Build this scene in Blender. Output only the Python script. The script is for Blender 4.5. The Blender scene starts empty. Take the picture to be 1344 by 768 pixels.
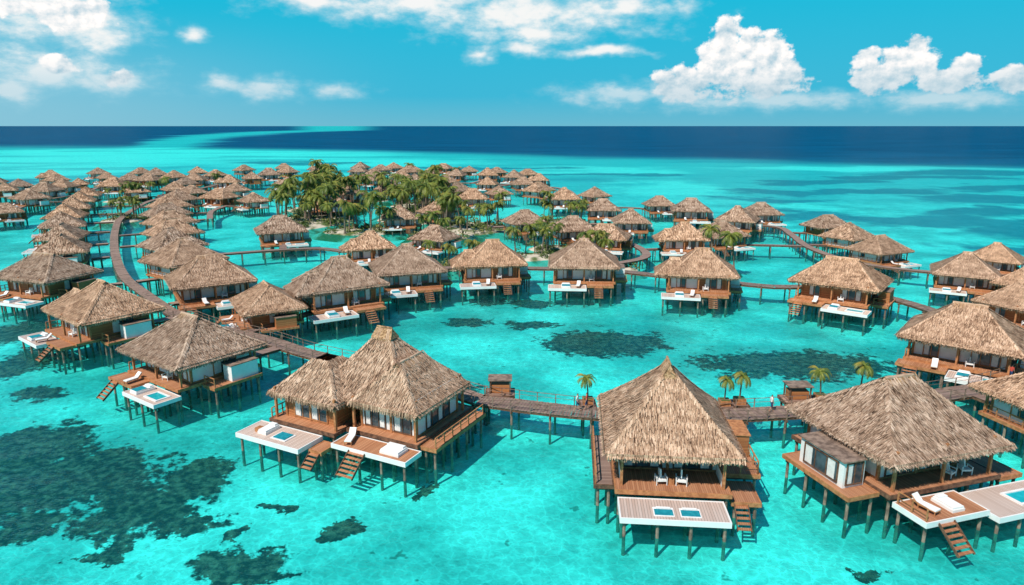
import bpy, math, random
from mathutils import Vector, Matrix, noise
rnd=random.Random(7)
S=bpy.context.scene
COL=S.collection
R=math.radians
BED=-1.5
# ------------------------------------------------------------------ node helpers
class NT:
    def __init__(s,nt): s.t=nt; nt.nodes.clear()
    def n(s,typ,ins=None,**kw):
        nd=s.t.nodes.new(typ)
        for k,v in kw.items(): setattr(nd,k,v)
        for k,v in (ins or {}).items(): s.set(nd.inputs[k],v)
        return nd
    def set(s,sock,v):
        if isinstance(v,bpy.types.NodeSocket): s.t.links.new(v,sock)
        elif isinstance(v,bpy.types.Node): s.t.links.new(v.outputs[0],sock)
        else:
            if sock.type=='RGBA' and len(v)==3: v=(*v,1)
            sock.default_value=v
    def m(s,op,a,b=None,c=None,clamp=False):
        nd=s.t.nodes.new('ShaderNodeMath'); nd.operation=op; nd.use_clamp=clamp
        for i,v in enumerate((a,b,c)):
            if v is not None: s.set(nd.inputs[i],v)
        return nd.outputs[0]
    def vm(s,op,a,b=None,scale=None):
        nd=s.t.nodes.new('ShaderNodeVectorMath'); nd.operation=op
        s.set(nd.inputs[0],a)
        if b is not None: s.set(nd.inputs[1],b)
        if scale is not None: s.set(nd.inputs['Scale'],scale)
        return nd.outputs['Value'] if op in('LENGTH','DOT_PRODUCT') else nd.outputs[0]
    def mix(s,f,a,b,blend='MIX'):
        nd=s.t.nodes.new('ShaderNodeMix'); nd.data_type='RGBA'; nd.blend_type=blend
        s.set(nd.inputs[0],f); s.set(nd.inputs[6],a); s.set(nd.inputs[7],b)
        return nd.outputs[2]
    def ss(s,x,a,b,lo=0.0,hi=1.0):
        nd=s.n('ShaderNodeMapRange',interpolation_type='SMOOTHSTEP')
        s.set(nd.inputs[0],x)
        for i,v in enumerate((a,b,lo,hi)): nd.inputs[i+1].default_value=v
        return nd.outputs[0]
    def noise(s,vec,scale,detail=2,rough=.5,out=0):
        nd=s.n('ShaderNodeTexNoise',{'Vector':vec,'Scale':scale,'Detail':detail,'Roughness':rough})
        return nd.outputs[out]
def newmat(name):
    m=bpy.data.materials.new(name); m.use_nodes=True
    return m,NT(m.node_tree)
def finish(t,col,rough=.7,spec=.3,bump=None,bstr=.3,bdist=.02):
    p=t.n('ShaderNodeBsdfPrincipled',{'Base Color':col,'Roughness':rough,'Specular IOR Level':spec})
    if bump is not None:
        b=t.n('ShaderNodeBump',{'Height':bump,'Strength':bstr,'Distance':bdist}); t.set(p.inputs['Normal'],b.outputs[0])
    o=t.n('ShaderNodeOutputMaterial',{'Surface':p.outputs[0]})
MATS={}
def obj_xyz(t):
    tc=t.n('ShaderNodeTexCoord'); sp=t.n('ShaderNodeSeparateXYZ',{0:tc.outputs['Object']})
    return tc.outputs['Object'],sp.outputs
def mk_thatch():
    m,t=newmat('thatch'); P,_=obj_xyz(t)
    a=t.n('ShaderNodeAttribute',attribute_name='var')
    oi=t.n('ShaderNodeObjectInfo')
    P2=t.vm('ADD',P,t.vm('SCALE',oi.outputs['Location'],scale=.37))
    n1=t.ss(t.noise(P2,.8,3,.65),.28,.72)
    f=t.m('ADD',t.m('MULTIPLY',a.outputs['Fac'],.70),t.m('MULTIPLY',n1,.28))
    r=t.n('ShaderNodeValToRGB',{0:f}); e=r.color_ramp.elements
    e[0].position=.12; e[0].color=(.085,.048,.032,1); e[1].position=.92; e[1].color=(.86,.67,.51,1)
    k=r.color_ramp.elements.new(.5); k.color=(.47,.315,.215,1)
    tint=t.mix(oi.outputs['Random'],(.82,.81,.82),(1.12,.99,.87))
    c=t.mix(1.0,r.outputs[0],tint,'MULTIPLY')
    finish(t,c,.9,.1); MATS['thatch']=m
def mk_ridge():
    m,t=newmat('ridge_thatch'); P,_=obj_xyz(t)
    n1=t.noise(P,6,3)
    c=t.mix(t.ss(n1,.3,.7),(.20,.105,.05),(.58,.36,.20)); finish(t,c,.9,.1,n1,.6,.05); MATS['ridge']=m
def mk_planks(name,c1,c2,w=.16,axis=0,rough=.6):
    m,t=newmat(name); P,o=obj_xyz(t)
    u=t.m('DIVIDE',o[axis],w); fl=t.m('FLOOR',u); fr=t.m('FRACT',u)
    wn=t.n('ShaderNodeTexWhiteNoise',{'W':fl},noise_dimensions='1D')
    n1=t.noise(t.vm('MULTIPLY',P,(1.0,9.0,3.0) if axis==1 else (9.0,1.0,3.0)),1.2,3)
    n2=t.noise(P,.5,2)
    f=t.m('ADD',t.m('MULTIPLY',wn.outputs['Value'],.45),t.m('MULTIPLY',t.m('ADD',n1,n2),.3))
    c=t.mix(f,c1,c2)
    gap=t.m('GREATER_THAN',t.m('ABSOLUTE',t.m('SUBTRACT',fr,.5)),.44)
    oi=t.n('ShaderNodeObjectInfo')
    c=t.mix(1.0,c,t.mix(oi.outputs['Random'],(.75,.75,.8),(1.15,1.1,1.05)),'MULTIPLY')
    c=t.mix(t.m('MULTIPLY',gap,.7),c,(.03,.018,.012))
    finish(t,c,rough,.3,n1,.2,.01); MATS[name]=m
def mk_plain(name,c1,c2,scale=2,rough=.7,spec=.3):
    m,t=newmat(name); P,o=obj_xyz(t)
    n1=t.noise(P,scale,4,.6); c=t.mix(t.ss(n1,.3,.7),c1,c2)
    finish(t,c,rough,spec,n1,.15,.02); MATS[name]=m
mk_thatch(); mk_ridge()
mk_planks('deckwood',(.34,.12,.05),(.70,.36,.19),.16,0)
mk_planks('deckpale',(.56,.40,.31),(.80,.66,.56),.2,0)
mk_planks('walkwood',(.20,.12,.09),(.46,.32,.25),.22,1)
mk_planks('wallwood',(.24,.075,.025),(.58,.25,.095),.14,2)
mk_plain('darkwood',(.075,.038,.025),(.21,.11,.065),3)
mk_plain('midwood',(.32,.125,.05),(.54,.24,.10),3)
mk_plain('post',(.12,.08,.06),(.34,.24,.18),2)
mk_plain('white',(.76,.74,.71),(.84,.83,.81),1.2,.6)
mk_plain('fabric',(.78,.77,.75),(.86,.85,.83),4,.9,.1)
mk_plain('teal',(.01,.20,.26),(.02,.30,.36),4,.8,.1)
mk_plain('glass',(.03,.05,.06),(.09,.14,.16),.6,.06,.6)
mk_plain('curtain',(.66,.64,.61),(.80,.78,.75),3,.9,.1)
mk_plain('pool',(.01,.36,.42),(.02,.48,.52),2,.06,.5)
mk_plain('trunk',(.12,.09,.065),(.28,.21,.16),5,.9,.1)
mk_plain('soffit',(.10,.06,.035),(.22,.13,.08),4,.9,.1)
mk_plain('skin',(.42,.24,.16),(.48,.28,.19),4,.6,.3)
mk_plain('hair',(.02,.014,.01),(.04,.025,.02),4,.6,.3)
mk_plain('shorts',(.03,.06,.14),(.05,.09,.2),4,.9,.1)
mk_plain('shirt',(.7,.68,.64),(.8,.78,.75),4,.9,.1)
mk_plain('shirtred',(.5,.07,.05),(.6,.1,.07),4,.9,.1)
def mk_leaf(name,c1,c2,c3):
    m,t=newmat(name); P,_=obj_xyz(t)
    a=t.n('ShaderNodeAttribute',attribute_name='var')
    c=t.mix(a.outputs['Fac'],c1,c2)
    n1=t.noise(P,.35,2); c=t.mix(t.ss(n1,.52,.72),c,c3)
    p=t.n('ShaderNodeBsdfPrincipled',{'Base Color':c,'Roughness':.5,'Specular IOR Level':.3})
    t.n('ShaderNodeOutputMaterial',{'Surface':p.outputs[0]}); MATS[name]=m
mk_leaf('frond',(.035,.08,.012),(.24,.26,.04),(.34,.24,.05))
mk_leaf('leaf',(.022,.055,.012),(.14,.19,.035),(.24,.20,.05))
# ------------------------------------------------------------------ mesh builder
class MB:
    def __init__(s): s.v=[];s.f=[];s.m=[];s.c=[];s.names=[]
    def mi(s,n):
        if n not in s.names: s.names.append(n)
        return s.names.index(n)
    def face(s,pts,mat,c=.5):
        b=len(s.v); s.v.extend([tuple(p) for p in pts]); s.f.append(tuple(range(b,b+len(pts)))); s.m.append(s.mi(mat)); s.c.append(c)
    def box(s,x0,x1,y0,y1,z0,z1,mat,c=.5):
        b=len(s.v)
        for z in(z0,z1):
            s.v+= [(x0,y0,z),(x1,y0,z),(x1,y1,z),(x0,y1,z)]
        k=s.mi(mat)
        for q in((3,2,1,0),(4,5,6,7),(0,1,5,4),(1,2,6,5),(2,3,7,6),(3,0,4,7)):
            s.f.append(tuple(b+i for i in q)); s.m.append(k); s.c.append(c)
    def obox(s,p0,p1,w,h,mat,c=.5):
        p0=Vector(p0);p1=Vector(p1); d=(p1-p0).normalized()
        up=Vector((0,0,1)) if abs(d.z)<.95 else Vector((1,0,0))
        a=d.cross(up).normalized()*w/2; u=a.cross(d).normalized()*h/2
        b=len(s.v)
        for p in(p0,p1): s.v+=[tuple(p-a-u),tuple(p+a-u),tuple(p+a+u),tuple(p-a+u)]
        k=s.mi(mat)
        for q in((0,1,2,3),(7,6,5,4),(0,4,5,1),(1,5,6,2),(2,6,7,3),(3,7,4,0)):
            s.f.append(tuple(b+i for i in q)); s.m.append(k); s.c.append(c)
    def tube(s,pts,rads,n,mat,c=.5):
        rings=[]
        for i,p in enumerate(pts):
            p=Vector(p); d=(Vector(pts[min(i+1,len(pts)-1)])-Vector(pts[max(i-1,0)])).normalized()
            a=d.orthogonal().normalized() if abs(d.z)<.9 else Vector((1,0,0)).cross(d).normalized()
            u=d.cross(a); b=len(s.v)
            for j in range(n):
                t=2*math.pi*j/n; s.v.append(tuple(p+(a*math.cos(t)+u*math.sin(t))*rads[i]))
            rings.append(b)
        k=s.mi(mat)
        for r0,r1 in zip(rings,rings[1:]):
            for j in range(n):
                s.f.append((r0+j,r0+(j+1)%n,r1+(j+1)%n,r1+j)); s.m.append(k); s.c.append(c)
        for r in(rings[0],rings[-1]):
            s.f.append(tuple(r+j for j in range(n))); s.m.append(k); s.c.append(c)
    def mesh(s,name):
        me=bpy.data.meshes.new(name); me.from_pydata(s.v,[],s.f)
        for n in s.names: me.materials.append(MATS[n])
        me.polygons.foreach_set('material_index',s.m)
        at=me.attributes.new('var','FLOAT','FACE'); at.data.foreach_set('value',s.c)
        me.update(); return me
def obj(name,me,parent=None,loc=(0,0,0),rz=0,sc=1):
    o=bpy.data.objects.new(name,me); COL.objects.link(o)
    o.location=loc; o.rotation_euler=(0,0,rz); o.scale=(sc,)*3
    if parent: o.parent=parent
    return o
def empty(name,loc=(0,0,0),rz=0,sc=1):
    o=obj(name,None,None,loc,rz,sc); o.empty_display_size=.5; return o
# ------------------------------------------------------------------ thatched hip roof
def hip(mb,cx,cy,lx,ly,rx,ry,ze,zr,rng,hi=True,cap=True):
    E=[Vector((cx+a*lx/2,cy+b*ly/2,0)) for a,b in((-1,-1),(1,-1),(1,1),(-1,1))]
    T=[Vector((cx+a*rx/2,cy+b*ry/2,0)) for a,b in((-1,-1),(1,-1),(1,1),(-1,1))]
    H=zr-ze
    def pz(t): return ze+H*(t*(.86+.14*t)) if t>=0 else ze+H*.8*t
    sp=.07 if hi else .22; wd=.078 if hi else .25; st=.22 if hi else .5; ln=.7 if hi else 1.05
    for i in range(4):
        A,B,C,D=E[i],E[(i+1)%4],T[(i+1)%4],T[i]
        nrm=Vector((B.y-A.y,-(B.x-A.x),0)).normalized()
        def P(u,t):
            a=A.lerp(D,t); b=B.lerp(C,t); p=a.lerp(b,u); p.z=pz(t); return p
        for k in range(6):
            t0,t1=k/6,(k+1)/6
            q=[P(0,t0),P(1,t0),P(1,t1),P(0,t1)]
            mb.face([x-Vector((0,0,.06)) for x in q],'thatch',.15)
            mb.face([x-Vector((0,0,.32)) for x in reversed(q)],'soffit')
        run=((A+B)/2-(C+D)/2).length; sl=math.hypot(run,H)
        rows=int(sl/st); dt=ln/sl
        wig=rng.random()*9
        for r in range(rows+1):
            t=(r+rng.uniform(-.25,.25))/rows
            t=min(t,1.0)
            w=(A.lerp(D,t)-B.lerp(C,t)).length; n=max(2,int(w/sp))
            for j in range(n):
                u=(j+rng.random())/n
                tt=t+rng.uniform(-.5,.5)/rows
                tb=tt-dt*rng.uniform(.6,1.15)
                tt=min(tt,1.0); tb=max(tb,-.06-rng.random()*.03)
                p0=P(u,tt); du=rng.uniform(-.10,.10)
                t_=(B-A).normalized()
                off=(tt-tb)*run
                p1=p0+nrm*off+t_*du*(1.5 if not hi else 1); p1.z=pz(tb)
                lift=rng.uniform(.02,.13)*(1 if hi else 1.3)
                p1=p1+nrm*lift*.5+Vector((0,0,lift))
                ww=wd*rng.uniform(.6,1.3)
                var=min(1,max(0,rng.gauss(.56,.22)+.09*math.sin(r*1.5+wig)))
                mb.face([p0-t_*ww*.5,p1-t_*ww*.3,p1+t_*ww*.3,p0+t_*ww*.5],'thatch',var)
        w=(B-A).length; t_=(B-A).normalized()
        for lay in range(3 if hi else 2):
            n=int(w/(sp*.85))
            for j in range(n+1):
                u=(j+rng.uniform(-.4,.4))/n; u=min(1.01,max(-.01,u))
                p0=A.lerp(B,u); p0.z=ze+.12-lay*.08; p0+=nrm*(.18-lay*.16)
                dz=rng.uniform(.28,.62)
                p1=p0+Vector((rng.uniform(-.06,.06),rng.uniform(-.06,.06),-dz))+nrm*rng.uniform(0,.1)
                ww=wd*rng.uniform(.7,1.2)
                mb.face([p0-t_*ww*.5,p1-t_*ww*.3,p1+t_*ww*.3,p0+t_*ww*.5],'thatch',min(1,max(0,rng.gauss(.40,.22))))
        hl=int(math.hypot((D-A).length,H)/(.18 if hi else .5))
        for j in range(hl):
            t=j/hl
            p=P(0,t)+Vector((0,0,.09))
            for sd in(0,1):
                for q in range(4 if hi else 1):
                    dirn=(nrm if sd==0 else Vector((-t_.x,-t_.y,0)))
                    tg=t_ if sd==0 else nrm
                    L=rng.uniform(.22,.40)
                    p0=p+Vector((rng.uniform(-.06,.06),rng.uniform(-.06,.06),.03)); p1=p0+dirn*L+Vector((0,0,-L*H/max(run,1)*.9))
                    ww=wd*1.2
                    mb.face([p0-tg*ww*.5,p1-tg*ww*.4,p1+tg*ww*.4,p0+tg*ww*.5],'thatch',min(1,max(0,rng.gauss(.60,.2))))
    if cap:
        a=Vector((cx-max(rx,.5)/2,cy,zr+.04)) if rx>=ry else Vector((cx,cy-max(ry,.5)/2,zr+.04))
        b=Vector((cx+max(rx,.5)/2,cy,zr+.04)) if rx>=ry else Vector((cx,cy+max(ry,.5)/2,zr+.04))
        d=(b-a).normalized()
        n=7
        pts=[a-d*.3+Vector((0,0,-.2))]+[a.lerp(b,k/n)+Vector((0,0,rng.uniform(-.02,.04))) for k in range(n+1)]+[b+d*.3+Vector((0,0,-.2))]
        mb.tube(pts,[.1]+[rng.uniform(.15,.2) for _ in range(n+1)]+[.1],7,'thatch',.6)
        for j in range(int(((b-a).length+.8)*(22 if hi else 6))):
            p=(a-d*.35).lerp(b+d*.35,rng.random()); sg=rng.choice((-1,1)); nn=Vector((-d.y,d.x,0))*sg
            p1=p+nn*rng.uniform(.4,.75)+Vector((0,0,-rng.uniform(.35,.55)))
            p=p+Vector((0,0,.17))
            mb.face([p-d*.07,p1-d*.05,p1+d*.05,p+d*.07],'thatch' if rng.random()<.6 else 'ridge',rng.uniform(.4,.9))
def gablet(mb,cx,cy,z,l,w,h,rng,axis):
    def T(a,b,c): return (cx+a,cy+b,c) if axis==0 else (cx-b,cy+a,c)
    for sg in(-1,1):
        for k in range(110):
            a=rng.uniform(-l/2,l/2)
            p0=Vector(T(a*.75,0,z+h)); p1=Vector(T(a,sg*w/2,z-rng.uniform(0,.25)))
            d=Vector(T(1,0,0))-Vector(T(0,0,0))
            mb.face([p0-d*.04,p1-d*.06,p1+d*.06,p0+d*.04],'ridge' if k%3 else 'thatch',rng.uniform(.3,.9))
        mb.face([T(-l/2,sg*w/2,z-.05),T(l/2,sg*w/2,z-.05),T(l*.37,0,z+h-.05),T(-l*.37,0,z+h-.05)],'ridge',.3)
    for sg in(-1,1): mb.face([T(sg*l/2,-w/2,z-.06),T(sg*l/2,w/2,z-.06),T(sg*l*.37,0,z+h-.06)],'ridge')
    mb.tube([T(-l*.38,0,z+h-.02),T(l*.38,0,z+h-.02)],[.1,.1],6,'ridge')
# ------------------------------------------------------------------ villa parts
def opening(mb,x,y,z0,w,h,f,n=2,fill='glass',frame='darkwood'):
    nx,ny=[(0,-1),(1,0),(0,1),(-1,0)][f]; tx,ty=-ny,nx
    def bx(t0,t1,d0,d1,za,zb,mat):
        xs=[x+tx*t+nx*d for t in(t0,t1) for d in(d0,d1)]; ys=[y+ty*t+ny*d for t in(t0,t1) for d in(d0,d1)]
        mb.box(min(xs),max(xs),min(ys),max(ys),za,zb,mat)
    bx(-w/2+.06,w/2-.06,-.02,.03,z0+.06,z0+h-.06,fill)
    for t in [-w/2,w/2-.09]: bx(t,t+.09,-.01,.11,z0,z0+h,frame)
    for k in range(1,n): 
        t=-w/2+w*k/n; bx(t-.035,t+.035,-.008,.085,z0+.09,z0+h-.09,frame)
    bx(-w/2+.09,w/2-.09,-.01,.10,z0,z0+.09,frame); bx(-w/2+.09,w/2-.09,-.01,.10,z0+h-.09,z0+h,frame)
    if fill=='glass':
        for k in range(n):
            if k%2==0: 
                t=-w/2+w*k/n+.1; bx(t,t+w/n*.62,.031,.036,z0+.12,z0+h-.12,'curtain')
def deck(mb,st,x0,x1,y0,y1,z,top='deckwood',edge='darkwood',sp=2.4,beam=True):
    mb.box(x0,x1,y0,y1,z-.1,z,top)
    e=.1
    lo=.38 if edge=='white' else .3
    mb.box(x0-e,x1+e,y0-e,y0-.003,z-lo,z+.035,edge); mb.box(x0-e,x1+e,y1+.003,y1+e,z-lo,z+.035,edge)
    mb.box(x0-e,x0-.003,y0-.002,y1+.002,z-lo,z+.033,edge); mb.box(x1+.003,x1+e,y0-.002,y1+.002,z-lo,z+.033,edge)
    nx=max(1,round((x1-x0-.5)/sp)); ny=max(1,round((y1-y0-.5)/sp))
    for i in range(nx+1):
        x=x0+.25+(x1-x0-.5)*i/nx
        st.box(x-.08,x+.08,y0+.02,y1-.02,z-.34,z-.103,'darkwood')
        for j in range(ny+1):
            y=y0+.25+(y1-y0-.5)*j/ny
            r=.115
            st.tube([(x,y,BED-.2),(x,y,z-.3)],[r*1.15,r],7,'post')
    for j in range(ny+1):
        y=y0+.25+(y1-y0-.5)*j/ny
        if beam: st.box(x0+.05,x1-.05,y-.07,y+.07,z-.55,z-.345,'darkwood')
def rail(mb,p0,p1,z,h=1.0,mat='midwood'):
    p0=Vector((*p0,z));p1=Vector((*p1,z)); L=(p1-p0).length; n=max(1,round(L/1.3))
    for i in range(n+1):
        p=p0.lerp(p1,i/n); mb.box(p.x-.045,p.x+.045,p.y-.045,p.y+.045,z,z+h,mat)
    U=Vector((0,0,1)); mb.obox(p0+U*(h+.03),p1+U*(h+.03),.1,.06,mat); mb.obox(p0+U*h*.5,p1+U*h*.5,.04,.05,mat)
def steps(mb,x0,x1,y,z,n=6,drop=.25,run=.3,dirn=-1,mat='deckwood'):
    for k in range(n):
        ya=y+dirn*run*k; mb.box(x0,x1,min(ya,ya+dirn*run*.9),max(ya,ya+dirn*run*.9),z-drop*(k+1)-.06,z-drop*(k+1),mat)
    for x in(x0-.06,x1+.01):
        mb.obox((x+.02,y,z-.15),(x+.02,y+dirn*run*n,z-.15-drop*n),.05,.2,'darkwood')
def lounger(mb,x,y,z,rz=0,cush='fabric'):
    M=Matrix.Translation((x,y,z))@Matrix.Rotation(rz,4,'Z'); b=len(mb.v)
    mb.box(-.33,.33,-.95,.35,.28,.34,'midwood'); mb.box(-.30,.30,-.93,.33,.342,.44,cush)
    mb.obox((0,.36,.34),(0,.85,.78),.64,.06,'midwood'); mb.obox((0,.36,.42),(0,.83,.86),.58,.09,cush)
    for a in(-.28,.28):
        for c in(-.88,.3): mb.box(a-.03,a+.03,c-.03,c+.03,0,.278,'midwood')
    for i in range(b,len(mb.v)): mb.v[i]=tuple(M@Vector(mb.v[i]))
def armchair(mb,x,y,z,rz=0):
    M=Matrix.Translation((x,y,z))@Matrix.Rotation(rz,4,'Z'); b=len(mb.v)
    mb.box(-.33,.33,-.33,.33,.30,.44,'fabric'); mb.obox((0,.3,.42),(0,.45,1.0),.62,.1,'fabric')
    for a in(-.38,.38):
        mb.box(a-.05,a+.05,-.35,.35,.6,.65,'white')
        for c in(-.31,.31): mb.box(a-.03,a+.03,c-.03,c+.03,0,.598,'white')
    for i in range(b,len(mb.v)): mb.v[i]=tuple(M@Vector(mb.v[i]))
def daybed(mb,x,y,z,w=1.3,l=2.0,towel=True):
    mb.box(x-w/2,x+w/2,y-l/2,y+l/2,z,z+.22,'white'); mb.box(x-w/2+.06,x+w/2-.06,y-l/2+.06,y+l/2-.06,z+.222,z+.36,'fabric')
    mb.box(x-w/2+.15,x+w/2-.15,y+l/2-.5,y+l/2-.12,z+.362,z+.5,'fabric')
    if towel: mb.box(x-w/2+.1,x+w/2-.1,y-l/2+.1,y+l/2-.75,z+.362,z+.385,'teal')
def plunge(mb,x0,x1,y0,y1,z,rim='white'):
    w=.2; mb.box(x0,x1,y0,y0+w,z+.002,z+.12,rim); mb.box(x0,x1,y1-w,y1,z+.002,z+.12,rim)
    mb.box(x0,x0+w,y0+w+.001,y1-w-.001,z+.002,z+.118,rim); mb.box(x1-w,x1,y0+w+.001,y1-w-.001,z+.002,z+.118,rim)
    mb.box(x0+w+.001,x1-w-.001,y0+w+.001,y1-w-.001,z+.003,z+.06,'pool')
def body(w,o,x0,x1,y0,y1,z,zt,split,left='white',right='wallwood'):
    xm=x0+(x1-x0)*split
    w.box(x0,xm-.001,y0,y1,z,zt,left); w.box(xm+.001,x1,y0+.004,y1-.004,z,zt,right)
    for x in(x0,xm,x1):
        for y in(y0,y1): w.box(x-.11,x+.11,y-.11,y+.11,z,zt+.01,'midwood')
    for y in(y0,y1): w.box(x0+.115,x1-.115,y-.06,y+.06,z+2.68,z+2.84,'midwood')
    w.box(x0-.04,x1+.04,y0-.04,y1+.04,z+.002,z+.16,'midwood')
    return xm
def columns(w,pts,z,zt):
    for x,y in pts: w.box(x-.1,x+.1,y-.1,y+.1,z,zt,'midwood')
Z=2.15
def villa(kind,hi,seed):
    rng=random.Random(seed)
    r,w,o,d,s,f=MB(),MB(),MB(),MB(),MB(),MB()
    if kind=='A':
        hip(r,0,0,9.7,11.2,.8,1.6,4.9,9.5,rng,hi); gablet(r,0,0,9.2,2.4,1.3,1.05,rng,1)
        xm=body(w,o,-3.8,3.8,-2.4,4.4,Z,5.4,.5,'white','white')
        opening(o,-1.9,-2.4,Z+.16,3.0,2.45,0,3); opening(o,1.9,-2.4,Z+.16,3.0,2.45,0,3)
        opening(o,-3.8,1.2,Z+.16,3.6,2.3,3,3); opening(o,3.8,1.2,Z+.16,3.6,2.3,1,3)
        columns(w,[(-3.7,-5),(3.7,-5)],Z,5.2)
        w.box(-3.6,3.6,-5.08,-4.92,4.62,4.82,'midwood')
        for sx in(-3.7,3.7):
            w.box(sx-.05,sx+.05,-4.9,-2.6,Z+.002,Z+.95,'white'); w.box(sx-.07,sx+.07,-4.9,-2.6,Z+.955,Z+1.05,'midwood')
        deck(d,s,-4.1,4.1,-5.7,4.9,Z,edge='midwood')
        deck(d,s,-3.9,3.5,-8.5,-5.9,Z-.55,'deckpale','white',2.2)
        deck(d,s,-5.6,-4.3,-4.6,3.6,Z-.25,'walkwood','darkwood'); rail(d,(-5.55,-4.5),(-5.55,3.5),Z-.25,.95)
        deck(d,s,4.3,7.0,-2.2,3.6,Z-.2,'deckwood','midwood'); rail(d,(6.9,-2.1),(6.9,3.5),Z-.2,1.0); rail(d,(5.6,-2.1),(6.9,-2.1),Z-.2,1.0)
        deck(d,s,4.35,6.3,-5.4,-2.45,Z-.75,'deckwood','midwood'); steps(d,4.5,5.4,-5.5,Z-.75,5)
        w.box(5.2,6.8,.6,3.4,Z-.19,Z+1.7,'wallwood'); w.box(5.1,6.9,.5,3.5,Z+1.703,Z+1.78,'midwood')
        armchair(f,-.75,-4.5,Z+.003,.12); armchair(f,.75,-4.5,Z+.003,-.12)
        f.box(-.2,.2,-4.7,-4.3,Z+.003,Z+.45,'midwood')
        for x in(-.9,.95):
            f.box(x-.72,x+.72,-8.1,-7.0,Z-.548,Z-.50,'fabric'); f.box(x-.64,x+.64,-8.02,-7.3,Z-.498,Z-.46,'teal'); f.box(x-.5,x+.5,-7.25,-7.06,Z-.498,Z-.40,'fabric')
    elif kind=='B':
        hip(r,.5,1.0,10,9.4,1.2,.2,4.8,9.6,rng,hi); gablet(r,.5,1.0,9.3,2.2,1.3,.9,rng,0)
        hip(r,-4.2,-1.6,7.6,7.2,1.6,1.6,4.6,7.4,rng,hi,False)
        hip(r,3.7,.3,7.0,8.4,.4,3.4,4.75,7.9,rng,hi)
        body(w,o,.6,6.4,-2.9,3.6,Z,5.5,.55,'white','white'); opening(o,2.1,-2.9,Z+.16,2.3,2.4,0,3); opening(o,5.0,-2.9,Z+.16,1.9,2.4,0,2)
        opening(o,6.4,.4,Z+.16,3.8,2.4,1,4)
        body(w,o,-6.9,-1.2,-4.3,1.4,Z,5.1,.5,'wallwood','wallwood'); opening(o,-4,-4.3,Z+.16,3.9,2.3,0,4,'glass','midwood'); opening(o,-6.9,-1.0,Z+.9,2.4,1.4,3,2)
        w.box(-1.08,.48,-1.2,4.2,Z,5.6,'wallwood')
        columns(w,[(-7.5,-5),(-.6,-5.0),(.3,-3.6),(6.8,-3.6),(6.8,4)],Z,5.1)
        deck(d,s,-7.8,-.4,-5.5,4.2,Z); deck(d,s,-.15,7.2,-4.0,5.0,Z)
        deck(d,s,-8.8,-1.7,-8.5,-5.7,Z-.4,'deckpale','white'); deck(d,s,.1,7.6,-6.3,-4.2,Z-.4,'deckwood','white')
        deck(d,s,7.4,8.8,-3.6,4.6,Z-.2,'deckwood','midwood')
        deck(d,s,-1.4,-.2,-7.4,-5.7,Z-.8,'deckwood','midwood'); steps(d,-1.3,-.3,-7.5,Z-.8,4)
        steps(d,2.0,3.6,-6.4,Z-.4,6)
        rail(d,(-7.7,-5.4),(-7.7,3.5),Z,.95); rail(d,(8.7,-3.5),(8.7,4.5),Z-.2,.9)
        f.box(-5.2,-3.9,-7.8,-6.7,Z-.398,Z-.27,'teal'); f.box(-5.4,-3.7,-7.95,-6.6,Z-.397,Z-.34,'white'); daybed(f,5.7,-5.2,Z-.4,1.9,1.4,False); lounger(f,1.2,-5.2,Z-.39,.4)
        f.box(-7.6,-7.0,-7.6,-7.0,Z-.398,Z-.05,'midwood'); daybed(f,-6.6,-6.9,Z-.4,1.0,1.7,False)
    elif kind=='C':
        hip(r,0,0,11.2,11.2,2.6,.3,4.7,8.7,rng,hi)
        body(w,o,-4.3,4.3,-3.2,4.2,Z,5.4,.42,'white','wallwood'); opening(o,1.8,-3.2,Z+.16,4.4,2.5,0,4,'glass','midwood'); opening(o,-2.4,-3.2,Z+.16,2.6,2.4,0,2)
        opening(o,4.3,.8,Z+.3,3.5,2.1,1,3); opening(o,-4.3,.8,Z+.6,2.6,1.6,3,2)
        columns(w,[(-4.6,-4.9),(4.6,-4.9),(0,-4.9)],Z,5.3)
        deck(d,s,-5.2,5.2,-5.3,5,Z)
        deck(d,s,-8.0,-5.4,-4.4,2.6,Z-.2,'deckwood','midwood')
        w.box(-7.5,-5.6,-3.2,1.4,Z-.198,Z+1.9,'white'); w.box(-7.7,-5.5,-3.4,1.6,Z+1.903,Z+2.0,'post')
        opening(o,-6.55,-3.2,Z+.0,1.5,1.8,0,2); opening(o,-7.5,-.9,Z+.0,3.6,1.7,3,3)
        deck(d,s,-4.9,.6,-8.2,-5.5,Z-.5,'deckwood','white'); rail(d,(-4.85,-8.1),(-4.85,-5.7),Z-.5,.95)
        deck(d,s,.9,7.8,-8.9,-5.6,Z-.75,'deckpale','white'); plunge(f,3.9,6.4,-8.2,-6.5,Z-.75)
        deck(d,s,5.45,7.6,-5.2,2.5,Z-.3,'deckwood','midwood')
        steps(d,-3.9,-2.6,-8.3,Z-.5,6)
        lounger(f,-3.6,-6.8,Z-.49,.2); daybed(f,-1.6,-6.9,Z-.5,1.1,1.8,False); armchair(f,1.4,-4.3,Z+.003,.3); armchair(f,2.9,-4.3,Z+.003,-.3)
    else:
        k=kind[1]
        if k=='1': hip(r,0,-.2,11.8,10.4,2.8,0.2,4.7,8.2,rng,hi)
        if k=='2': hip(r,0,0,11.3,10.8,1.0,.4,4.7,8.5,rng,hi)
        if k=='3': hip(r,0,0,12.4,9.8,4,.2,4.65,7.9,rng,hi)
        if k=='4':
            hip(r,.6,.3,11,10,1.8,.2,4.75,8.4,rng,hi); hip(r,-3.8,-1.2,6.4,6.4,1.2,.2,4.6,6.9,rng,hi)
        L,Rr={'1':('white','white'),'2':('white','white'),'3':('wallwood','wallwood'),'4':('white','wallwood')}[k]
        body(w,o,-4.5,4.5,-3.3,3.8,Z,5.2,.5,L,Rr)
        fr='midwood'
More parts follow.
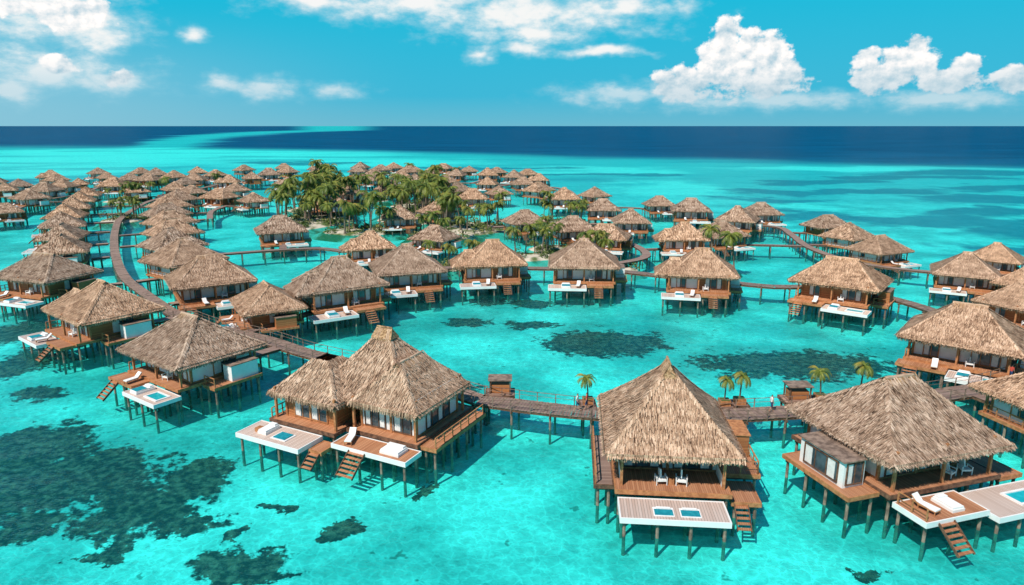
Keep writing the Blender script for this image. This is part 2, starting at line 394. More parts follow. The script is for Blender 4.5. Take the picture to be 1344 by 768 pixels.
        opening(o,2.5,-3.3,Z+.16,2.8,2.4,0,3,'glass',fr); opening(o,-2.7,-3.3,Z+.16,1.6,2.4,0,2,'glass',fr)
        opening(o,4.5,.6,Z+.16,2.8,2.3,1,2,'glass',fr); opening(o,-4.5,1.0,Z+.7,1.8,1.4,3,2,'glass',fr); opening(o,0,3.8,Z+.16,1.4,2.3,2,1,'darkwood')
        columns(w,[(-4.75,-4.6),(4.75,-4.6),(0,-4.6),(-4.75,4.2),(4.75,4.2)],Z,5.0)
        deck(d,s,-5,5,-5.1,4.5,Z,edge='midwood')
        if k in'13':
            deck(d,s,-.4,5.6,-8.0,-5.3,Z-.5,'deckpale','white'); plunge(f,2.6,5.0,-7.5,-5.9,Z-.5)
            deck(d,s,-5.4,-.65,-7.0,-5.3,Z-.25,'deckwood','midwood'); steps(d,-4.6,-3.3,-7.1,Z-.25,6)
            lounger(f,-1.8,-6.2,Z-.24,.1); daybed(f,1.0,-6.7,Z-.5,1.3,2)
        else:
            deck(d,s,-5.8,.2,-7.9,-5.3,Z-.45,'deckpale','white'); daybed(f,-3,-6.6,Z-.45,1.5,2.1); lounger(f,-1,-6.6,Z-.44,-.15)
            deck(d,s,.5,4.6,-6.8,-5.3,Z-.2,'deckwood','midwood'); steps(d,1.6,2.9,-6.9,Z-.2,6)
        deck(d,s,5.25,7.2,-2.4,3.2,Z-.2,'deckwood','midwood'); w.box(5.5,7.0,-.2,3.0,Z-.198,Z+1.5,'white' if k in '124' else 'wallwood')
        w.box(5.4,7.1,-.3,3.1,Z+1.503,Z+1.58,'post')
        rail(d,(-4.95,-5.0),(-4.95,4.2),Z,.95)
        rail(d,(5.3,-2.3),(7.1,-2.3),Z-.2,.95)
        armchair(f,1.2,-4.1,Z+.003,.2)
    return [(n,b.mesh('villa_'+kind+'_'+n)) for n,b in(('thatched_roof',r),('walls',w),('windows_and_doors',o),('deck',d),('stilts',s),('furniture',f))]
CACHE={}
def place_villa(kind,x,y,rot,sc=1,hi=True):
    key=(kind,hi)
    if key not in CACHE: CACHE[key]=villa(kind,hi,sum(map(ord,kind))+hi)
    e=empty('overwater_villa',(x,y,0),R(rot),1)
    e.scale=(sc,sc,sc)
    for n,me in CACHE[key]:
        obj(n,me,e)
place_villa('A',12.2,50.4,-5); place_villa('B',-12.5,59,-27); place_villa('C',30.6,50.8,17)
NEAR=[(-34.8,71.4,.98,-35,'D1'),(-53.8,86.4,1.0,-38,'D4'),(-34.2,92.5,.84,-60,'D3'),(-75.7,108.7,1.0,-20,'D3'),
(-47.7,105.3,1.0,32,'D1'),(-59.4,121.6,.97,55,'D2'),(-26.5,100.8,1.04,32,'D4'),(-17.9,114,1.0,18,'D2'),(-4,119.8,.98,8,'D4'),
(12.6,118,1.03,-4,'D2'),(30.9,111.3,.98,-12,'D4'),(51.2,103.9,1.02,-38,'D3'),(76.9,113.4,.85,-30,'D2'),(82.4,104.3,.85,-50,'D1'),
(71.5,90.7,.9,-60,'D3'),(52.2,75.2,1.0,-40,'D1'),(49.5,56.5,.95,15,'D2'),(92.2,128.1,.75,-40,'D2'),(74,136.1,.8,25,'D1')]
MID=[(-89.4,134.3,.84,-60),(-100.5,151.4,.84,-65),(-111.9,169.2,.84,-60),(-122.5,186.8,.84,-62),(-133,206.8,.83,-60),(-143.3,227.4,.82,-60),(-153,247.3,.8,-60),
(-70,139,.88,52),(-78.4,156.3,.86,58),(-87.4,173.6,.86,60),(-96.8,191,.85,60),(-105.4,210.3,.85,62),(-112.2,230.5,.84,60),
(-29.6,139.2,.8,15),(-54.4,159.3,.9,30),(-17.3,152.3,.75,-20),(-30.7,185.8,.8,10),(3.2,176.5,.82,20),(14.5,164,.82,15),(21,152,.82,-15),(31,178,.8,-10),
(17.7,232.7,.88,10),(37.5,149.5,.85,-10),(47.5,155,.82,25),(52.1,199.2,.9,-5),(59.2,179.1,.87,-20),(70.5,194,.82,10),(46.9,218.5,.75,0),(79,170.4,.78,20),(76,153,.78,30)]
FAR=[(-196,334),(-188,299),(-184,282),(-178,262),(-165,235),(-149,200),(-165,285),(-167,317),(-143,262),(-132,270),(-142,299),(-146,317),(-149,348),(-126,306),(-151,390),(-123,327),(-123,350),(-121,373),(-101,237),(-86.5,230),(-107,267),(-120,258),(-197,267),(-206,288),(-178,321),(-163,333),(-91,325),(-72,288),(-84,378),(-65,321),(-48.5,273),(-54,336),(-43,306),(-42,357),(-29.5,306),(-28.4,348),(-24,384),(-10.6,299),(-4.9,256),(-12.3,348),(-57,390),(1,336),(4.6,296),(9.9,262),(12,318),(29.6,246),(27,204),(-58.4,220),(-60,251),(-22,200),(-21,264),(-13.6,235),(-74,390),(-210,318),(-180,350),(-100,350),(-98,300),(-70,350),
(-226,300),(-224,335),(-196,365),(-168,370),(-215,360),(-70,410),(-40,405),(-8,372),(8,355),(-90,412),(-55,370),(-110,395),(-135,410)]
for x,y,sc,ro,k in NEAR: place_villa(k,x,y,ro,sc,True)
KINDS=['D1','D2','D1','D4','D2','D3']
for i,(x,y,sc,ro) in enumerate(MID): place_villa(KINDS[(i*5+i//3)%6],x,y,ro+rnd.uniform(-8,8),sc*1.02,False)
for x,y in FAR: place_villa(rnd.choice(KINDS),x,y,rnd.uniform(-70,70),rnd.uniform(.74,.88),False)
# ------------------------------------------------------------------ boardwalks
def smooth(pts,step=2.0):
    P=[Vector(p) for p in pts]; P=[2*P[0]-P[1]]+P+[2*P[-1]-P[-2]]; out=[]
    for i in range(1,len(P)-2):
        a,b,c,d=P[i-1:i+3]; n=max(1,int((c-b).length/step))
        for k in range(n):
            t=k/n; out.append(.5*((2*b)+(c-a)*t+(2*a-5*b+4*c-d)*t*t+(3*b-a-3*c+d)*t**3))
    out.append(P[-2]); return out
def walk(pts,w=2.2,z=1.7,near=False,railing=False,step=2.0):
    pl=smooth(pts,step) if len(pts)>2 else [Vector(pts[0]),Vector(pts[0]).lerp(Vector(pts[1]),.5),Vector(pts[1])]
    mb=MB(); rng=random.Random(3)
    if near:
        for a,b in zip(pl,pl[1:]):
            L=(b-a).length; n=max(1,int(L/.3)); d=(b-a).normalized(); nn=Vector((-d.y,d.x))
            for k in range(n):
                c=a.lerp(b,(k+.5)/n); j=rng.uniform(-.04,.04)
                mb.obox((*(c-nn*(w/2+j)),z-.03),(*(c+nn*(w/2-j)),z-.03),L/n*.9,.06,'post' if rng.random()<.4 else 'walkwood')
    N=[]
    for i,p in enumerate(pl):
        d=(pl[min(i+1,len(pl)-1)]-pl[max(i-1,0)]).normalized(); N.append(Vector((-d.y,d.x)))
    if not near:
        for i in range(len(pl)-1):
            a,b=pl[i],pl[i+1]
            mb.face([(*(a-N[i]*w/2),z),(*(b-N[i+1]*w/2),z),(*(b+N[i+1]*w/2),z),(*(a+N[i]*w/2),z)],'walkwood')
    for i in range(len(pl)-1):
        for sg in(-1,1):
            a=pl[i]+N[i]*sg*(w/2-.12); b=pl[i+1]+N[i+1]*sg*(w/2-.12)
            mb.obox((*a,z-.2),(*b,z-.2),.12,.26,'darkwood')
            if railing:
                a=pl[i]+N[i]*sg*(w/2+.02); b=pl[i+1]+N[i+1]*sg*(w/2+.02)
                mb.obox((*a,z+.9),(*b,z+.9),.06,.04,'post'); mb.obox((*a,z+.5),(*b,z+.5),.03,.03,'post')
                mb.box(a.x-.04,a.x+.04,a.y-.04,a.y+.04,z-.3,z+.92,'post')
        if i%2==0 or len(pl)<4:
            for sg in(-1,1):
                a=pl[i]+N[i]*sg*(w/2-.15); mb.tube([(*a,BED-.2),(*a,z-.1)],[.13,.11],6,'post')
            mb.obox((*(pl[i]-N[i]*w*.55),z-.42),(*(pl[i]+N[i]*w*.55),z-.42),.14,.16,'darkwood')
    obj('boardwalk',mb.mesh('boardwalk'))
    return pl
ALL=[]
ALL+=walk([(-3.2,63.2),(2.1,61.4),(7.6,60),(13.4,59.3),(19.8,59.5),(27.3,60.4),(35.5,62),(42.9,64.3),(50.2,66.8),(58.7,71.5),(63,76)],2.6,near=True,railing=True,step=1.6)
ALL+=walk([(-3.2,63.2),(-8.9,67.6),(-16.4,72.6),(-24.5,77.5),(-31.7,83),(-41,88.5),(-50,96.5)],2.3,near=True,railing=True)
ALL+=walk([(-50,96.5),(-60,108),(-69,119),(-80.3,136.3),(-92,156),(-103,176),(-114,198),(-124,225),(-131,250),(-134,285),(-136,330)],1.7,near=True)
ALL+=walk([(-26,122),(-12,128),(4,127.5),(18,125.5),(28.3,120),(36.7,115.8),(44.2,112.2),(51,111.8),(58.7,106),(62,95),(61.5,84),(60,73)],2.2,near=True)
ALL+=walk([(-62,142),(-50,147.5),(-42,149),(-37,146),(-30,144)],1.8)
ALL+=walk([(63,76),(71,82),(79,95),(88,116),(86,124)],2.2)
ALL+=walk([(20,226),(40,226),(53,209),(61,189),(71,182),(69.5,168),(66.5,152),(67,138),(72,128),(84,121.5),(98,120)],1.8)
ALL+=walk([(-5,182),(10,186),(25,188)],1.8)
ALL+=walk([(-88,198),(-96,220),(-95,245),(-85,262),(-66,270)],1.7)
ALL+=walk([(-157,212),(-170,245),(-172,275),(-181,300),(-188,330)],1.7)
ALL+=walk([(-16.4,128),(-20,140),(-24,150),(-22,160)],1.8)
ALL+=walk([(14,128),(27,138),(28,152),(22,168)],1.8)
ALL+=walk([(-80,335),(-40,330),(-10,322),(20,300),(25,260)],2)
for x,y in [(12,56),(-8,63.5),(32,56.5)]+[(v[0],v[1]) for v in NEAR+MID+FAR[:40]]:
    p=Vector((x,y)); q=min(ALL,key=lambda a:(a-p).length)
    L=(q-p).length
    if 7<L<24: walk([p.lerp(q,4.6/L),p.lerp(q,1-1.1/L)],1.5,1.69)
# ------------------------------------------------------------------ vegetation
def palm_meshes(seed,h):
    rng=random.Random(seed); T=MB(); F=MB()
    lean=Vector((rng.uniform(-.14,.14),rng.uniform(-.14,.14),0))
    pts=[];rad=[]
    for k in range(9):
        t=k/8; p=lean*h*t*t+Vector((0,0,h*t)); pts.append(p); rad.append(.22*(1-.5*t)+(.12 if k==0 else 0))
    T.tube(pts,rad,8,'trunk'); top=pts[-1]
    for k in range(5):
        a=rng.random()*6.28; T.tube([top+Vector((math.cos(a)*.2,math.sin(a)*.2,-.15)),top+Vector((math.cos(a)*.3,math.sin(a)*.3,-.5))],[.14,.1],6,'trunk')
    nf=18
    for i in range(nf):
        az=i*2.399+rng.uniform(-.2,.2); el=rng.uniform(-.25,1.15); L=rng.uniform(2.9,3.9)
        d=Vector((math.cos(az),math.sin(az),0)); prev=top.copy(); ang=el; pl=[prev]; n=14
        for k in range(n):
            ang-=.11+.05*k/n*2; prev=prev+(d*math.cos(ang)+Vector((0,0,math.sin(ang))))*L/n; pl.append(prev)
        F.tube(pl[::2],[.05*(1-j/8)+.01 for j in range(len(pl[::2]))],4,'frond',.8)
        sd=Vector((-d.y,d.x,0)); base=rng.uniform(.0,.7)
        for k in range(1,n+1):
            for q in(0,.5):
                p=pl[k-1].lerp(pl[k],q); dr=(pl[k]-pl[k-1]).normalized()
                ll=.95*math.sin(math.pi*min(.97,(k+q)/n*.85+.12))**.7*rng.uniform(.8,1.1)
                for sg in(-1,1):
                    tip=p+(sd*sg*.75+dr*.55+Vector((0,0,-.35-rng.random()*.3)))*ll
                    F.face([p-dr*.06,p+dr*.09,tip+dr*.03],'frond',min(1,max(0,base+rng.uniform(-.2,.3))))
    return T.mesh('palm_trunk'),F.mesh('palm_fronds')
PALM=[palm_meshes(i,h) for i,h in enumerate((6.5,8,9.5,7.2))]
def palm(x,y,z=.2,sc=1,k=None):
    k=rnd.randrange(4) if k is None else k
    e=empty('palm_tree',(x,y,z),rnd.random()*6.28,sc); obj('trunk',PALM[k][0],e); obj('fronds',PALM[k][1],e)
ISL=[(-60,206,13,20),(-66,240,13,22),(-60,266,14,14),(-30,214,13,18),(-30,246,14,18),(-11,190,11,14),(-40,184,12,8),(4,147,8,5),(-118,207,7,9),(15,200,8,9),(-19,172,8,7),(9,157,6,5),
(19,134,7,4),(-12,135,7,3.5),(40,134,6,3.5),(-146,262,9,9),(-80,300,12,8)]
def bushes(name,ells,cnt,seed):
    rng=random.Random(seed); mb=MB()
    for cx,cy,rx,ry in ells:
        for _ in range(int(cnt*rx*ry/150)+4):
            a=rng.random()*6.28; q=math.sqrt(rng.random())*.85
            bx,by=cx+math.cos(a)*rx*q,cy+math.sin(a)*ry*q; r=rng.uniform(.8,2.2); hh=r*rng.uniform(.7,1.3); b0=rng.uniform(0,.5)
            for j in range(75):
                v=Vector((rng.gauss(0,1),rng.gauss(0,1),abs(rng.gauss(0,1)))).normalized()*rng.uniform(.55,1.12)
                p=Vector((bx+v.x*r,by+v.y*r,.3+v.z*hh)); u=Vector((rng.gauss(0,1),rng.gauss(0,1),rng.gauss(0,.6))).normalized(); w=u.orthogonal().normalized()
                s_=rng.uniform(.14,.36)
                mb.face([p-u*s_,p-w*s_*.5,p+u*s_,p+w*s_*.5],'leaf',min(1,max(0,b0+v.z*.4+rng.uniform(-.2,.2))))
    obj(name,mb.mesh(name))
bushes('shrub_foliage',ISL,26,5)
for cx,cy,rx,ry in ISL:
    for _ in range(int(rx*ry/13)+2):
        a=rnd.random()*6.28; q=math.sqrt(rnd.random())*.85
        palm(cx+math.cos(a)*rx*q,cy+math.sin(a)*ry*q,.2,rnd.uniform(.8,1.35) if rx>9 else rnd.uniform(.6,.9))
for x,y in [(-140,325),(-150,300),(-55,380),(-30,370),(-40,320),(-90,300)]: palm(x,y,-1.4,1.1)
pl=MB(); pl.box(-.5,.5,-.5,.5,0,.55,'midwood'); pl.box(-.42,.42,-.42,.42,.552,.58,'leaf'); plm=pl.mesh('planter')
for x,y,sc in [(20.6,61.8,.38),(22.2,62.2,.42),(30.5,63.2,.42),(35,64.3,.46),(7.4,62.2,.38)]:
    palm(x,y,1.9,sc,0)
    deckm=MB(); deck(deckm,deckm,x-.7,x+.7,y-.8,y+.8,1.68,'walkwood','darkwood',1.4); obj('planter_platform',deckm.mesh('planter_platform'))
    obj('palm_planter',plm,None,(x,y,1.685))
mb=MB()
m,t=newmat('island_sand'); P,_=obj_xyz(t); n1=t.noise(P,.25,4); finish(t,t.mix(t.ss(n1,.42,.6),(.6,.52,.41),(.09,.13,.04)),.9,.1); MATS['sand']=m
for cx,cy,rx,ry in ISL:
    NA,NR=40,6; g=[]
    for j in range(NR+1):
        for i in range(NA):
            a=2*math.pi*i/NA; q=j/NR*1.25; k=1+.3*noise.noise(Vector((math.cos(a)*1.5+cx,math.sin(a)*1.5,cy)))
            z=.55-2.9*max(0,(j/NR-.55)/.45)**1.5
            g.append((cx+math.cos(a)*rx*q*k,cy+math.sin(a)*ry*q*k,z+.001*cx*.1+.0007*(cy%7)))
    b=len(mb.v); mb.v+=g
    for j in range(NR):
        for i in range(NA):
            mb.f.append((b+j*NA+i,b+j*NA+(i+1)%NA,b+(j+1)*NA+(i+1)%NA,b+(j+1)*NA+i)); mb.m.append(mb.mi('sand')); mb.c.append(.5)
obj('island_ground',mb.mesh('island_ground'))
# ------------------------------------------------------------------ people and small things on the boardwalk
def person(x,y,z,rz,shirt,stride=.22):
    J={'pel':((0,0,.95),.13),'sp':((0,0,1.15),.12),'ch':((0,0,1.36),.14),'nk':((0,0,1.5),.055),'hd':((0,-.02,1.62),.10),'tp':((0,0,1.72),.085),
    'hl':((.09,0,.9),.10),'kl':((.1,-stride*.6,.5),.065),'al':((.1,-stride*.7,.1),.045),'tl':((.1,-stride-.16,.04),.035),
    'hr':((-.09,0,.9),.10),'kr':((-.1,stride*.2,.5),.065),'ar':((-.1,stride*1.1,.12),.045),'tr':((-.1,stride*.6-.02,.04),.035),
    'sl':((.19,0,1.42),.06),'el':((.24,.06,1.16),.045),'wl':((.25,-.04,.93),.03),'fl':((.25,-.06,.83),.03),
    'sr':((-.19,0,1.42),.06),'er':((-.24,.02,1.16),.045),'wr':((-.25,-.14,.96),.03),'fr':((-.25,-.18,.87),.03)}
    K=list(J); ed=[('pel','sp'),('sp','ch'),('ch','nk'),('nk','hd'),('hd','tp'),('pel','hl'),('hl','kl'),('kl','al'),('al','tl'),('pel','hr'),('hr','kr'),('kr','ar'),('ar','tr'),('ch','sl'),('sl','el'),('el','wl'),('wl','fl'),('ch','sr'),('sr','er'),('er','wr'),('wr','fr')]
    me=bpy.data.meshes.new('person'); me.from_pydata([J[k][0] for k in K],[(K.index(a),K.index(b)) for a,b in ed],[])
    o=obj('tmp',me); sk=o.modifiers.new('s','SKIN')
    for i,k in enumerate(K): me.skin_vertices[0].data[i].radius=(J[k][1],)*2
    me.skin_vertices[0].data[0].use_root=True
    o.modifiers.new('b','SUBSURF').levels=1
    dg=bpy.context.evaluated_depsgraph_get(); m2=bpy.data.meshes.new_from_object(o.evaluated_get(dg)); bpy.data.objects.remove(o)
    m2.materials.clear()
    for n in('skin',shirt,'shorts','hair'): m2.materials.append(MATS[n])
    for p in m2.polygons:
        c=p.center; k=0
        if 1.0<c.z<1.5 and abs(c.x)<.22 or (1.25<c.z<1.5): k=1
        elif .5<c.z<=1.0 and abs(c.x)<.21: k=2
        if c.z>1.66 or (c.z>1.56 and c.y>.03): k=3
        p.material_index=k; p.use_smooth=True
    obj('person',m2,None,(x,y,z),rz)
person(6.2,60.4,1.70,1.2,'shirt'); person(7.1,60.6,1.70,-1.9,'shirtred',.12); person(24.5,60.1,1.70,1.6,'shirt'); person(53,68.4,1.70,2,'shirtred')
cart=MB(); cart.box(-1.1,1.1,-.8,.8,.0,.12,'walkwood')
for a in(-1.0,1.0):
    for b in(-.7,.7): cart.box(a-.06,a+.06,b-.06,b+.06,.12,1.5,'darkwood')
cart.box(-.92,.92,-.6,.6,.121,1.0,'wallwood'); cart.box(-1.2,1.2,-.9,.9,1.5,1.6,'post')
cm=cart.mesh('shelter')
for x,y in[(-1.2,65.0),(28.2,63.2)]:
    dm=MB(); deck(dm,dm,x-1.4,x+1.4,y-1,y+1,1.69,'walkwood','darkwood',2); obj('shelter_platform',dm.mesh('shelter_platform')); obj('boardwalk_kiosk',cm,None,(x,y,1.70))
# ------------------------------------------------------------------ seabed and water
def sheet(name,z,mat):
    me=bpy.data.meshes.new(name); L=45000
    me.from_pydata([(-L,-2000,z),(L,-2000,z),(L,L,z),(-L,L,z)],[],[(0,1,2,3)]); me.materials.append(mat); return obj(name,me)
def deepmask(t,P,X,Y,nz=True):
    nf=t.m('MULTIPLY',t.m('SUBTRACT',t.noise(P,.004,3),.5),240) if nz else 0.0
    q=t.m('ADD',t.m('SUBTRACT',t.m('ADD',Y,t.m('MULTIPLY',X,.6)),690),nf)
    # a pale sand bar snakes out between the two basins of deep water
    rt=t.m('SUBTRACT',t.m('DIVIDE',t.m('ADD',X,nf),Y),t.m('ADD',-.57,t.m('MULTIPLY',t.m('MINIMUM',Y,4500),.00007)))
    right=t.m('MULTIPLY',t.ss(q,-60,110),t.ss(rt,.02,.08))
    left=t.m('MULTIPLY',t.ss(t.m('ADD',Y,nf),820,1150),t.ss(rt,-.02,-.07))
    return t.m('MAXIMUM',right,left)
m,t=newmat('seabed_sand')
g=t.n('ShaderNodeNewGeometry'); P=g.outputs['Position']; sp=t.n('ShaderNodeSeparateXYZ',{0:P}); X,Y=sp.outputs[0],sp.outputs[1]
def warp(scale,amp,detail=3,rough=.6):
    c=t.noise(P,scale,detail,rough,1); return t.vm('ADD',P,t.vm('SCALE',t.vm('SUBTRACT',c,(.5,.5,.5)),scale=amp))
Pn=warp(.26,8,5,.68); Pf=warp(.018,110,4)
def blobs(V,L):
    cur=None
    for x,y,a,b in L:
        q=t.vm('LENGTH',t.vm('MULTIPLY',t.vm('SUBTRACT',V,(x,y,-2)),(1/a,1/b,0)))
        cur=q if cur is None else t.m('MINIMUM',cur,q)
    return cur
reef=blobs(Pn,[(-37.8,53.6,7.4,6.4),(-29.6,48.4,4.8,4.2),(-45.4,59.1,5.7,5.3),(-27.4,53.2,3.2,4.4),(-37.2,46.0,3.5,2.6),(-24.6,46.2,3.2,1.8),(-18.5,41.0,3.6,2.2),(-29.2,42.6,1.9,1.4),(-43,50.8,4,5),(-13.1,45.7,1.1,1.3),(-7.5,51.1,1.1,.9),(-18.9,48.3,1.1,.7),(-20.7,45,.8,.6),(-62.9,82.7,4.4,8),(-53.4,72.8,3.2,2.4),(-72.5,95.7,5,7),
(13,91,8.8,6),(35.8,82.1,13,5.5),(-7,101,3.8,3),(2.6,100,5,2.6),(-4.2,113.8,3.3,3.5),(3.7,113,5,3),(23.9,41.0,1.3,.7),(-6.3,73.9,2.6,2)])
mid=blobs(Pn,[(-21.4,95.5,8,5),(9,110,8,4),(52,86,7,5),(25.2,104.4,6,3),(-8,100,14,7),(-45,80,6,5),(-60,65,9,7),(38,72,7,5),(-26,62,5,4),(40,97,9,6),(16,94,13,9),(33,84,15,9),(-84,120,8,12),(-60,135,8,8),(-35,55,13,11)])
far=blobs(Pf,[(-108,204,14,18),(132,204,25,22),(123,230,33,14),(197,286,39,24),(108,286,29,14),(123,165,14,10),(168,372,43,20),(233,400,63,23),(-264,372,25,20),(-28,492,85,16),(180,240,50,14),(260,330,60,16),(60,430,50,14),(-180,560,60,25),(300,440,80,22),(150,320,60,16)])
light=blobs(Pf,[(75,340,26,75),(55,467,70,50),(-287,705,190,210),(-295,467,60,95),(-137,562,120,110),(259,492,120,26),(-60,430,60,40),(-240,240,30,60),(-450,820,200,160),(-420,600,120,120),(-20,232,40,40),(28,215,22,20),(-45,196,20,14),(8,168,16,12),(-90,260,30,40),(110,260,20,12)])
sandn=t.noise(P,.075,4,.6); fine=t.noise(P,1.5,3,.7); med=t.noise(P,.42,3,.65)
c=t.mix(t.ss(sandn,.32,.66),(.32,.50,.46),(.88,.94,.86))
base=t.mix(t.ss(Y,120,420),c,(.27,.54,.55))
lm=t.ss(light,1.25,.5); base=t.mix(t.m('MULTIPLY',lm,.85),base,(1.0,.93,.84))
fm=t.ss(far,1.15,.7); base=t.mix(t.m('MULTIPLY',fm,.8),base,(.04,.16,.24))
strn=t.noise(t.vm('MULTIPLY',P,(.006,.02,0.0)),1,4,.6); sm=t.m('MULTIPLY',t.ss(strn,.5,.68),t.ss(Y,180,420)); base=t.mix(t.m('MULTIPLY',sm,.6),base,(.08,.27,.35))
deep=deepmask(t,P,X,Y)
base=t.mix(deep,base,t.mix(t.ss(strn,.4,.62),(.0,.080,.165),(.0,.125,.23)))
mm=t.ss(mid,1.15,.5); base=t.mix(t.m('MULTIPLY',mm,.5),base,(.12,.30,.28))
rn=t.m('ADD',reef,t.m('ADD',t.m('MULTIPLY',t.m('SUBTRACT',fine,.5),1.0),t.m('MULTIPLY',t.m('SUBTRACT',med,.5),1.5)))
rm=t.ss(rn,1.08,.84)
rc=t.mix(t.ss(fine,.38,.70),(.02,.014,.010),(.45,.14,.09))
base=t.mix(t.m('MULTIPLY',rm,.97),base,rc)
spot=t.m('MULTIPLY',t.ss(med,.665,.71),t.ss(Y,120,95)); base=t.mix(t.m('MULTIPLY',spot,.7),base,(.10,.12,.09))
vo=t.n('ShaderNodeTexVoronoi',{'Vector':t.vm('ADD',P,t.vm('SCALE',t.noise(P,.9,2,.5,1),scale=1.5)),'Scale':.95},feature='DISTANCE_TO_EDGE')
caustic=t.ss(vo.outputs['Distance'],.12,.0)  # thin web of caustic light, painted into the seabed colour
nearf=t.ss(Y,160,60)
mott=t.m('ADD',t.m('ADD',.22,t.m('ADD',t.m('MULTIPLY',fine,.90),t.m('MULTIPLY',med,.60))),t.m('MULTIPLY',t.m('MULTIPLY',caustic,nearf),.20))
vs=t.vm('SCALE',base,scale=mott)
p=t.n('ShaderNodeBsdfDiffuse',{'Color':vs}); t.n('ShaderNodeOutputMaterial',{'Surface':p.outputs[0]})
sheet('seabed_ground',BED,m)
m,t=newmat('lagoon_water')
g=t.n('ShaderNodeNewGeometry'); P=g.outputs['Position']; sp=t.n('ShaderNodeSeparateXYZ',{0:P}); X,Y=sp.outputs[0],sp.outputs[1]
h=t.m('ADD',t.noise(P,.9,3,.6),t.m('MULTIPLY',t.noise(t.vm('MULTIPLY',P,(1,1.6,1)),3.2,1,.6),.4))
h2=t.m('MULTIPLY',t.noise(t.vm('MULTIPLY',P,(.06,.16,1)),1,2,.6),4)
h=t.m('ADD',h,h2)
b=t.n('ShaderNodeBump',{'Height':h,'Strength':.65,'Distance':.25})
dp=deepmask(t,P,X,Y,False)
tr=t.n('ShaderNodeBsdfTransparent',{'Color':t.mix(dp,(.22,.93,.915),(.3,.80,.90))})
df=t.n('ShaderNodeBsdfDiffuse',{'Color':t.mix(dp,(.02,.45,.44),(.0,.07,.15))})
m1=t.n('ShaderNodeMixShader',{0:.07,1:tr.outputs[0],2:df.outputs[0]})
gl=t.n('ShaderNodeBsdfGlossy',{'Color':(.6,.92,1),'Roughness':.10,'Normal':b.outputs[0]})
fr=t.n('ShaderNodeFresnel',{'IOR':1.33,'Normal':b.outputs[0]})
f=t.m('MULTIPLY',t.m('MINIMUM',fr.outputs[0],.26),t.ss(Y,150,900,1.0,.35))
m2=t.n('ShaderNodeMixShader',{0:f,1:m1.outputs[0],2:gl.outputs[0]})
t.n('ShaderNodeOutputMaterial',{'Surface':m2.outputs[0]})
sheet('lagoon_water',0,m)
# ------------------------------------------------------------------ sky
SUN=Vector((-.50,-.62,1.0)).normalized()
W=bpy.data.worlds.new('sky'); S.world=W; W.use_nodes=True; t=NT(W.node_tree)
sky=t.n('ShaderNodeTexSky',sky_type='NISHITA',sun_disc=False)
sky.sun_elevation=math.asin(SUN.z); sky.sun_rotation=math.atan2(SUN.x,SUN.y)
tc=t.n('ShaderNodeTexCoord'); sp=t.n('ShaderNodeSeparateXYZ',{0:tc.outputs['Generated']}); x,y,z=sp.outputs
hyp=t.m('SQRT',t.m('ADD',t.m('MULTIPLY',x,x),t.m('MULTIPLY',y,y)))
az=t.m('ARCTAN2',x,y); el=t.m('DIVIDE',z,t.m('MAXIMUM',hyp,.01))
V=t.n('ShaderNodeCombineXYZ',{0:az,1:el}).outputs[0]
CUM=[(.288,.0826,.042,.044),(.237,.0567,.045,.024),(.345,.061,.056,.025),(.340,.0866,.031,.032),(.292,.118,.022,.022),(.319,.104,.020,.022),(.219,.047,.028,.012),
(.507,.073,.032,.028),(.477,.0585,.036,.020),(.550,.053,.042,.018),(.511,.095,.017,.0145),(.460,.078,.0165,.014),(.568,.069,.022,.015),(.615,.051,.026,.017),
(-.61,.150,.075,.030),(-.55,.130,.048,.022),(-.565,.068,.022,.012),(-.505,.060,.018,.010)]
SOFT=[(-.59,.135,.105,.055),(-.53,.115,.065,.034),(-.578,.0607,.095,.026),(-.50,.0546,.050,.018),(-.414,.1095,.020,.0110),(-.388,.0510,.028,.0150),(-.332,.0462,.050,.0150),(-.244,.0475,.045,.012),(-.137,.1630,.17,.024),(.029,.1500,.17,.036),(.02,.125,.09,.018),(-.044,.0976,.022,.0130),(.019,.1057,.04,.0130),(.153,.1532,.09,.0145),(-.257,.1620,.08,.0133),(.158,.0412,.11,.0162),(.320,.0327,.17,.0147),(.548,.0294,.10,.0124),(-.613,.0425,.04,.0168),(.124,.0989,.065,.0070)]
def dens(V,L):
    wv=t.noise(V,22,2,.5,1); V2=t.vm('ADD',V,t.vm('SCALE',t.vm('SUBTRACT',wv,(.5,.5,.5)),scale=.022))
    cur=None
    for a,e,ra,re in L:
        q=t.vm('LENGTH',t.vm('MULTIPLY',t.vm('SUBTRACT',V2,(a,e,0)),(1/ra,1/re,0)))
        q=t.m('SUBTRACT',1.0,q)
        cur=q if cur is None else t.m('SMOOTH_MAX',cur,q,.15)
    return cur
b1=dens(V,CUM)
S1=(1,1.15,0)
na=t.noise(t.vm('MULTIPLY',V,S1),42,6,.58); nb=t.noise(t.vm('MULTIPLY',t.vm('ADD',V,(-.005,.008,0)),S1),42,4,.58)
d1=t.m('ADD',b1,t.m('MULTIPLY',t.m('SUBTRACT',na,.5),1.8))
a1=t.ss(d1,-.05,.26)
sh=t.m('ADD',.76,t.m('MULTIPLY',t.m('SUBTRACT',na,nb),2.1),clamp=True)
low=t.ss(el,.035,.085,.45,1.0)
cc=t.mix(t.m('MULTIPLY',sh,low),(.24,.50,.64),(1.08,1.03,1.0))
b2=dens(V,SOFT)
d2=t.m('ADD',b2,t.m('MULTIPLY',t.m('SUBTRACT',t.noise(t.vm('MULTIPLY',V,(1,1.9,0)),24,6,.6),.5),2.4))
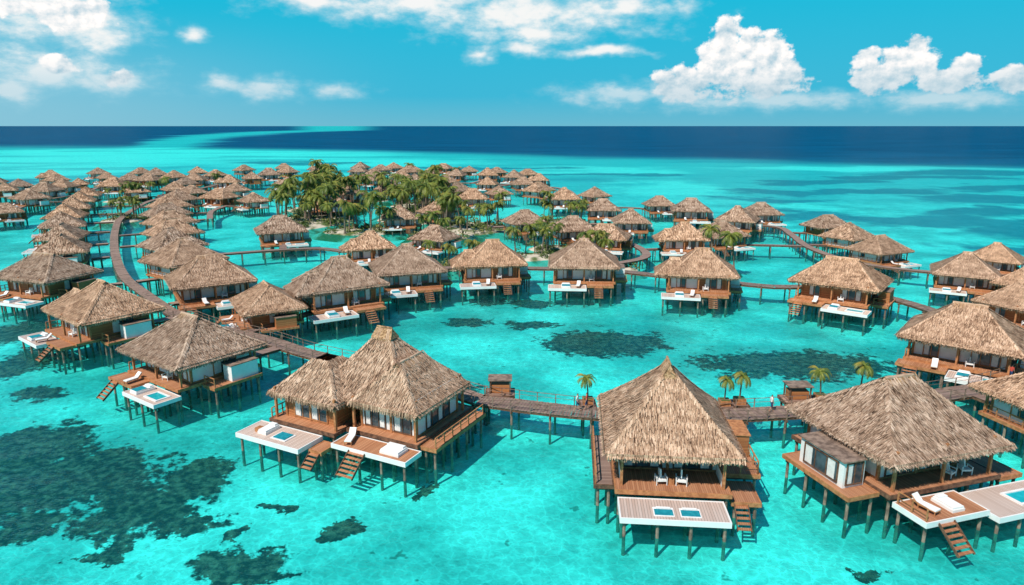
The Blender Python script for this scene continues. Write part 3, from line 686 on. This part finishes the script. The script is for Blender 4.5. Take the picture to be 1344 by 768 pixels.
a2=t.m('MULTIPLY',t.m('MULTIPLY',t.ss(d2,-.45,.95),.92),t.ss(el,.035,.09,.5,1.0))
c2=t.mix(t.ss(d2,-.1,1.0),(.45,.72,.82),(1.0,.97,.94))
n3=t.noise(t.vm('MULTIPLY',tc.outputs['Generated'],(1,1,3)),2.6,3,.6); a3=t.m('MULTIPLY',t.m('MULTIPLY',t.ss(n3,.56,.75),t.ss(el,.25,.5)),.6)
hz=t.n('ShaderNodeValToRGB',{0:t.m('MULTIPLY',el,2.5)}); e=hz.color_ramp.elements
e[0].position=0; e[0].color=(.14,.50,.66,1); e[1].position=1; e[1].color=(.01,.16,.38,1)
k=e.new(.10); k.color=(.03,.48,.70,1); k=e.new(.40); k.color=(.0,.50,.72,1)
n4=t.ss(az,-.1,-.75,0,.75); grad=t.mix(t.m('MULTIPLY',n4,t.ss(el,.15,.02)),hz.outputs[0],(.30,.60,.74))
skyc=t.vm('SCALE',sky.outputs[0],scale=.09)
tot=t.mix(.95,skyc,grad)
tot=t.mix(a2,tot,c2); tot=t.mix(a1,tot,cc); tot=t.mix(a3,tot,(.8,.8,.8))
bg=t.n('ShaderNodeBackground',{'Color':t.vm('SCALE',tot,scale=10.0),'Strength':.1})
t.n('ShaderNodeOutputWorld',{'Surface':bg.outputs[0]})
W.cycles.sampling_method='MANUAL'; W.cycles.sample_map_resolution=512
sl=bpy.data.lights.new('sun','SUN'); sl.energy=5.0; sl.angle=R(.5); sl.color=(1,.93,.84)
so=bpy.data.objects.new('sun',sl); COL.objects.link(so); so.rotation_euler=(-SUN).to_track_quat('-Z','Y').to_euler()
# ------------------------------------------------------------------ camera
cam=bpy.data.cameras.new('camera'); co=bpy.data.objects.new('camera',cam); COL.objects.link(co)
co.location=(0,0,28); co.rotation_euler=(R(90)-math.atan(219/896),0,0); cam.sensor_width=36; cam.lens=24; cam.clip_end=60000; cam.clip_start=.5
S.camera=co
S.view_settings.view_transform='Standard'; S.view_settings.look='None'; S.view_settings.exposure=0
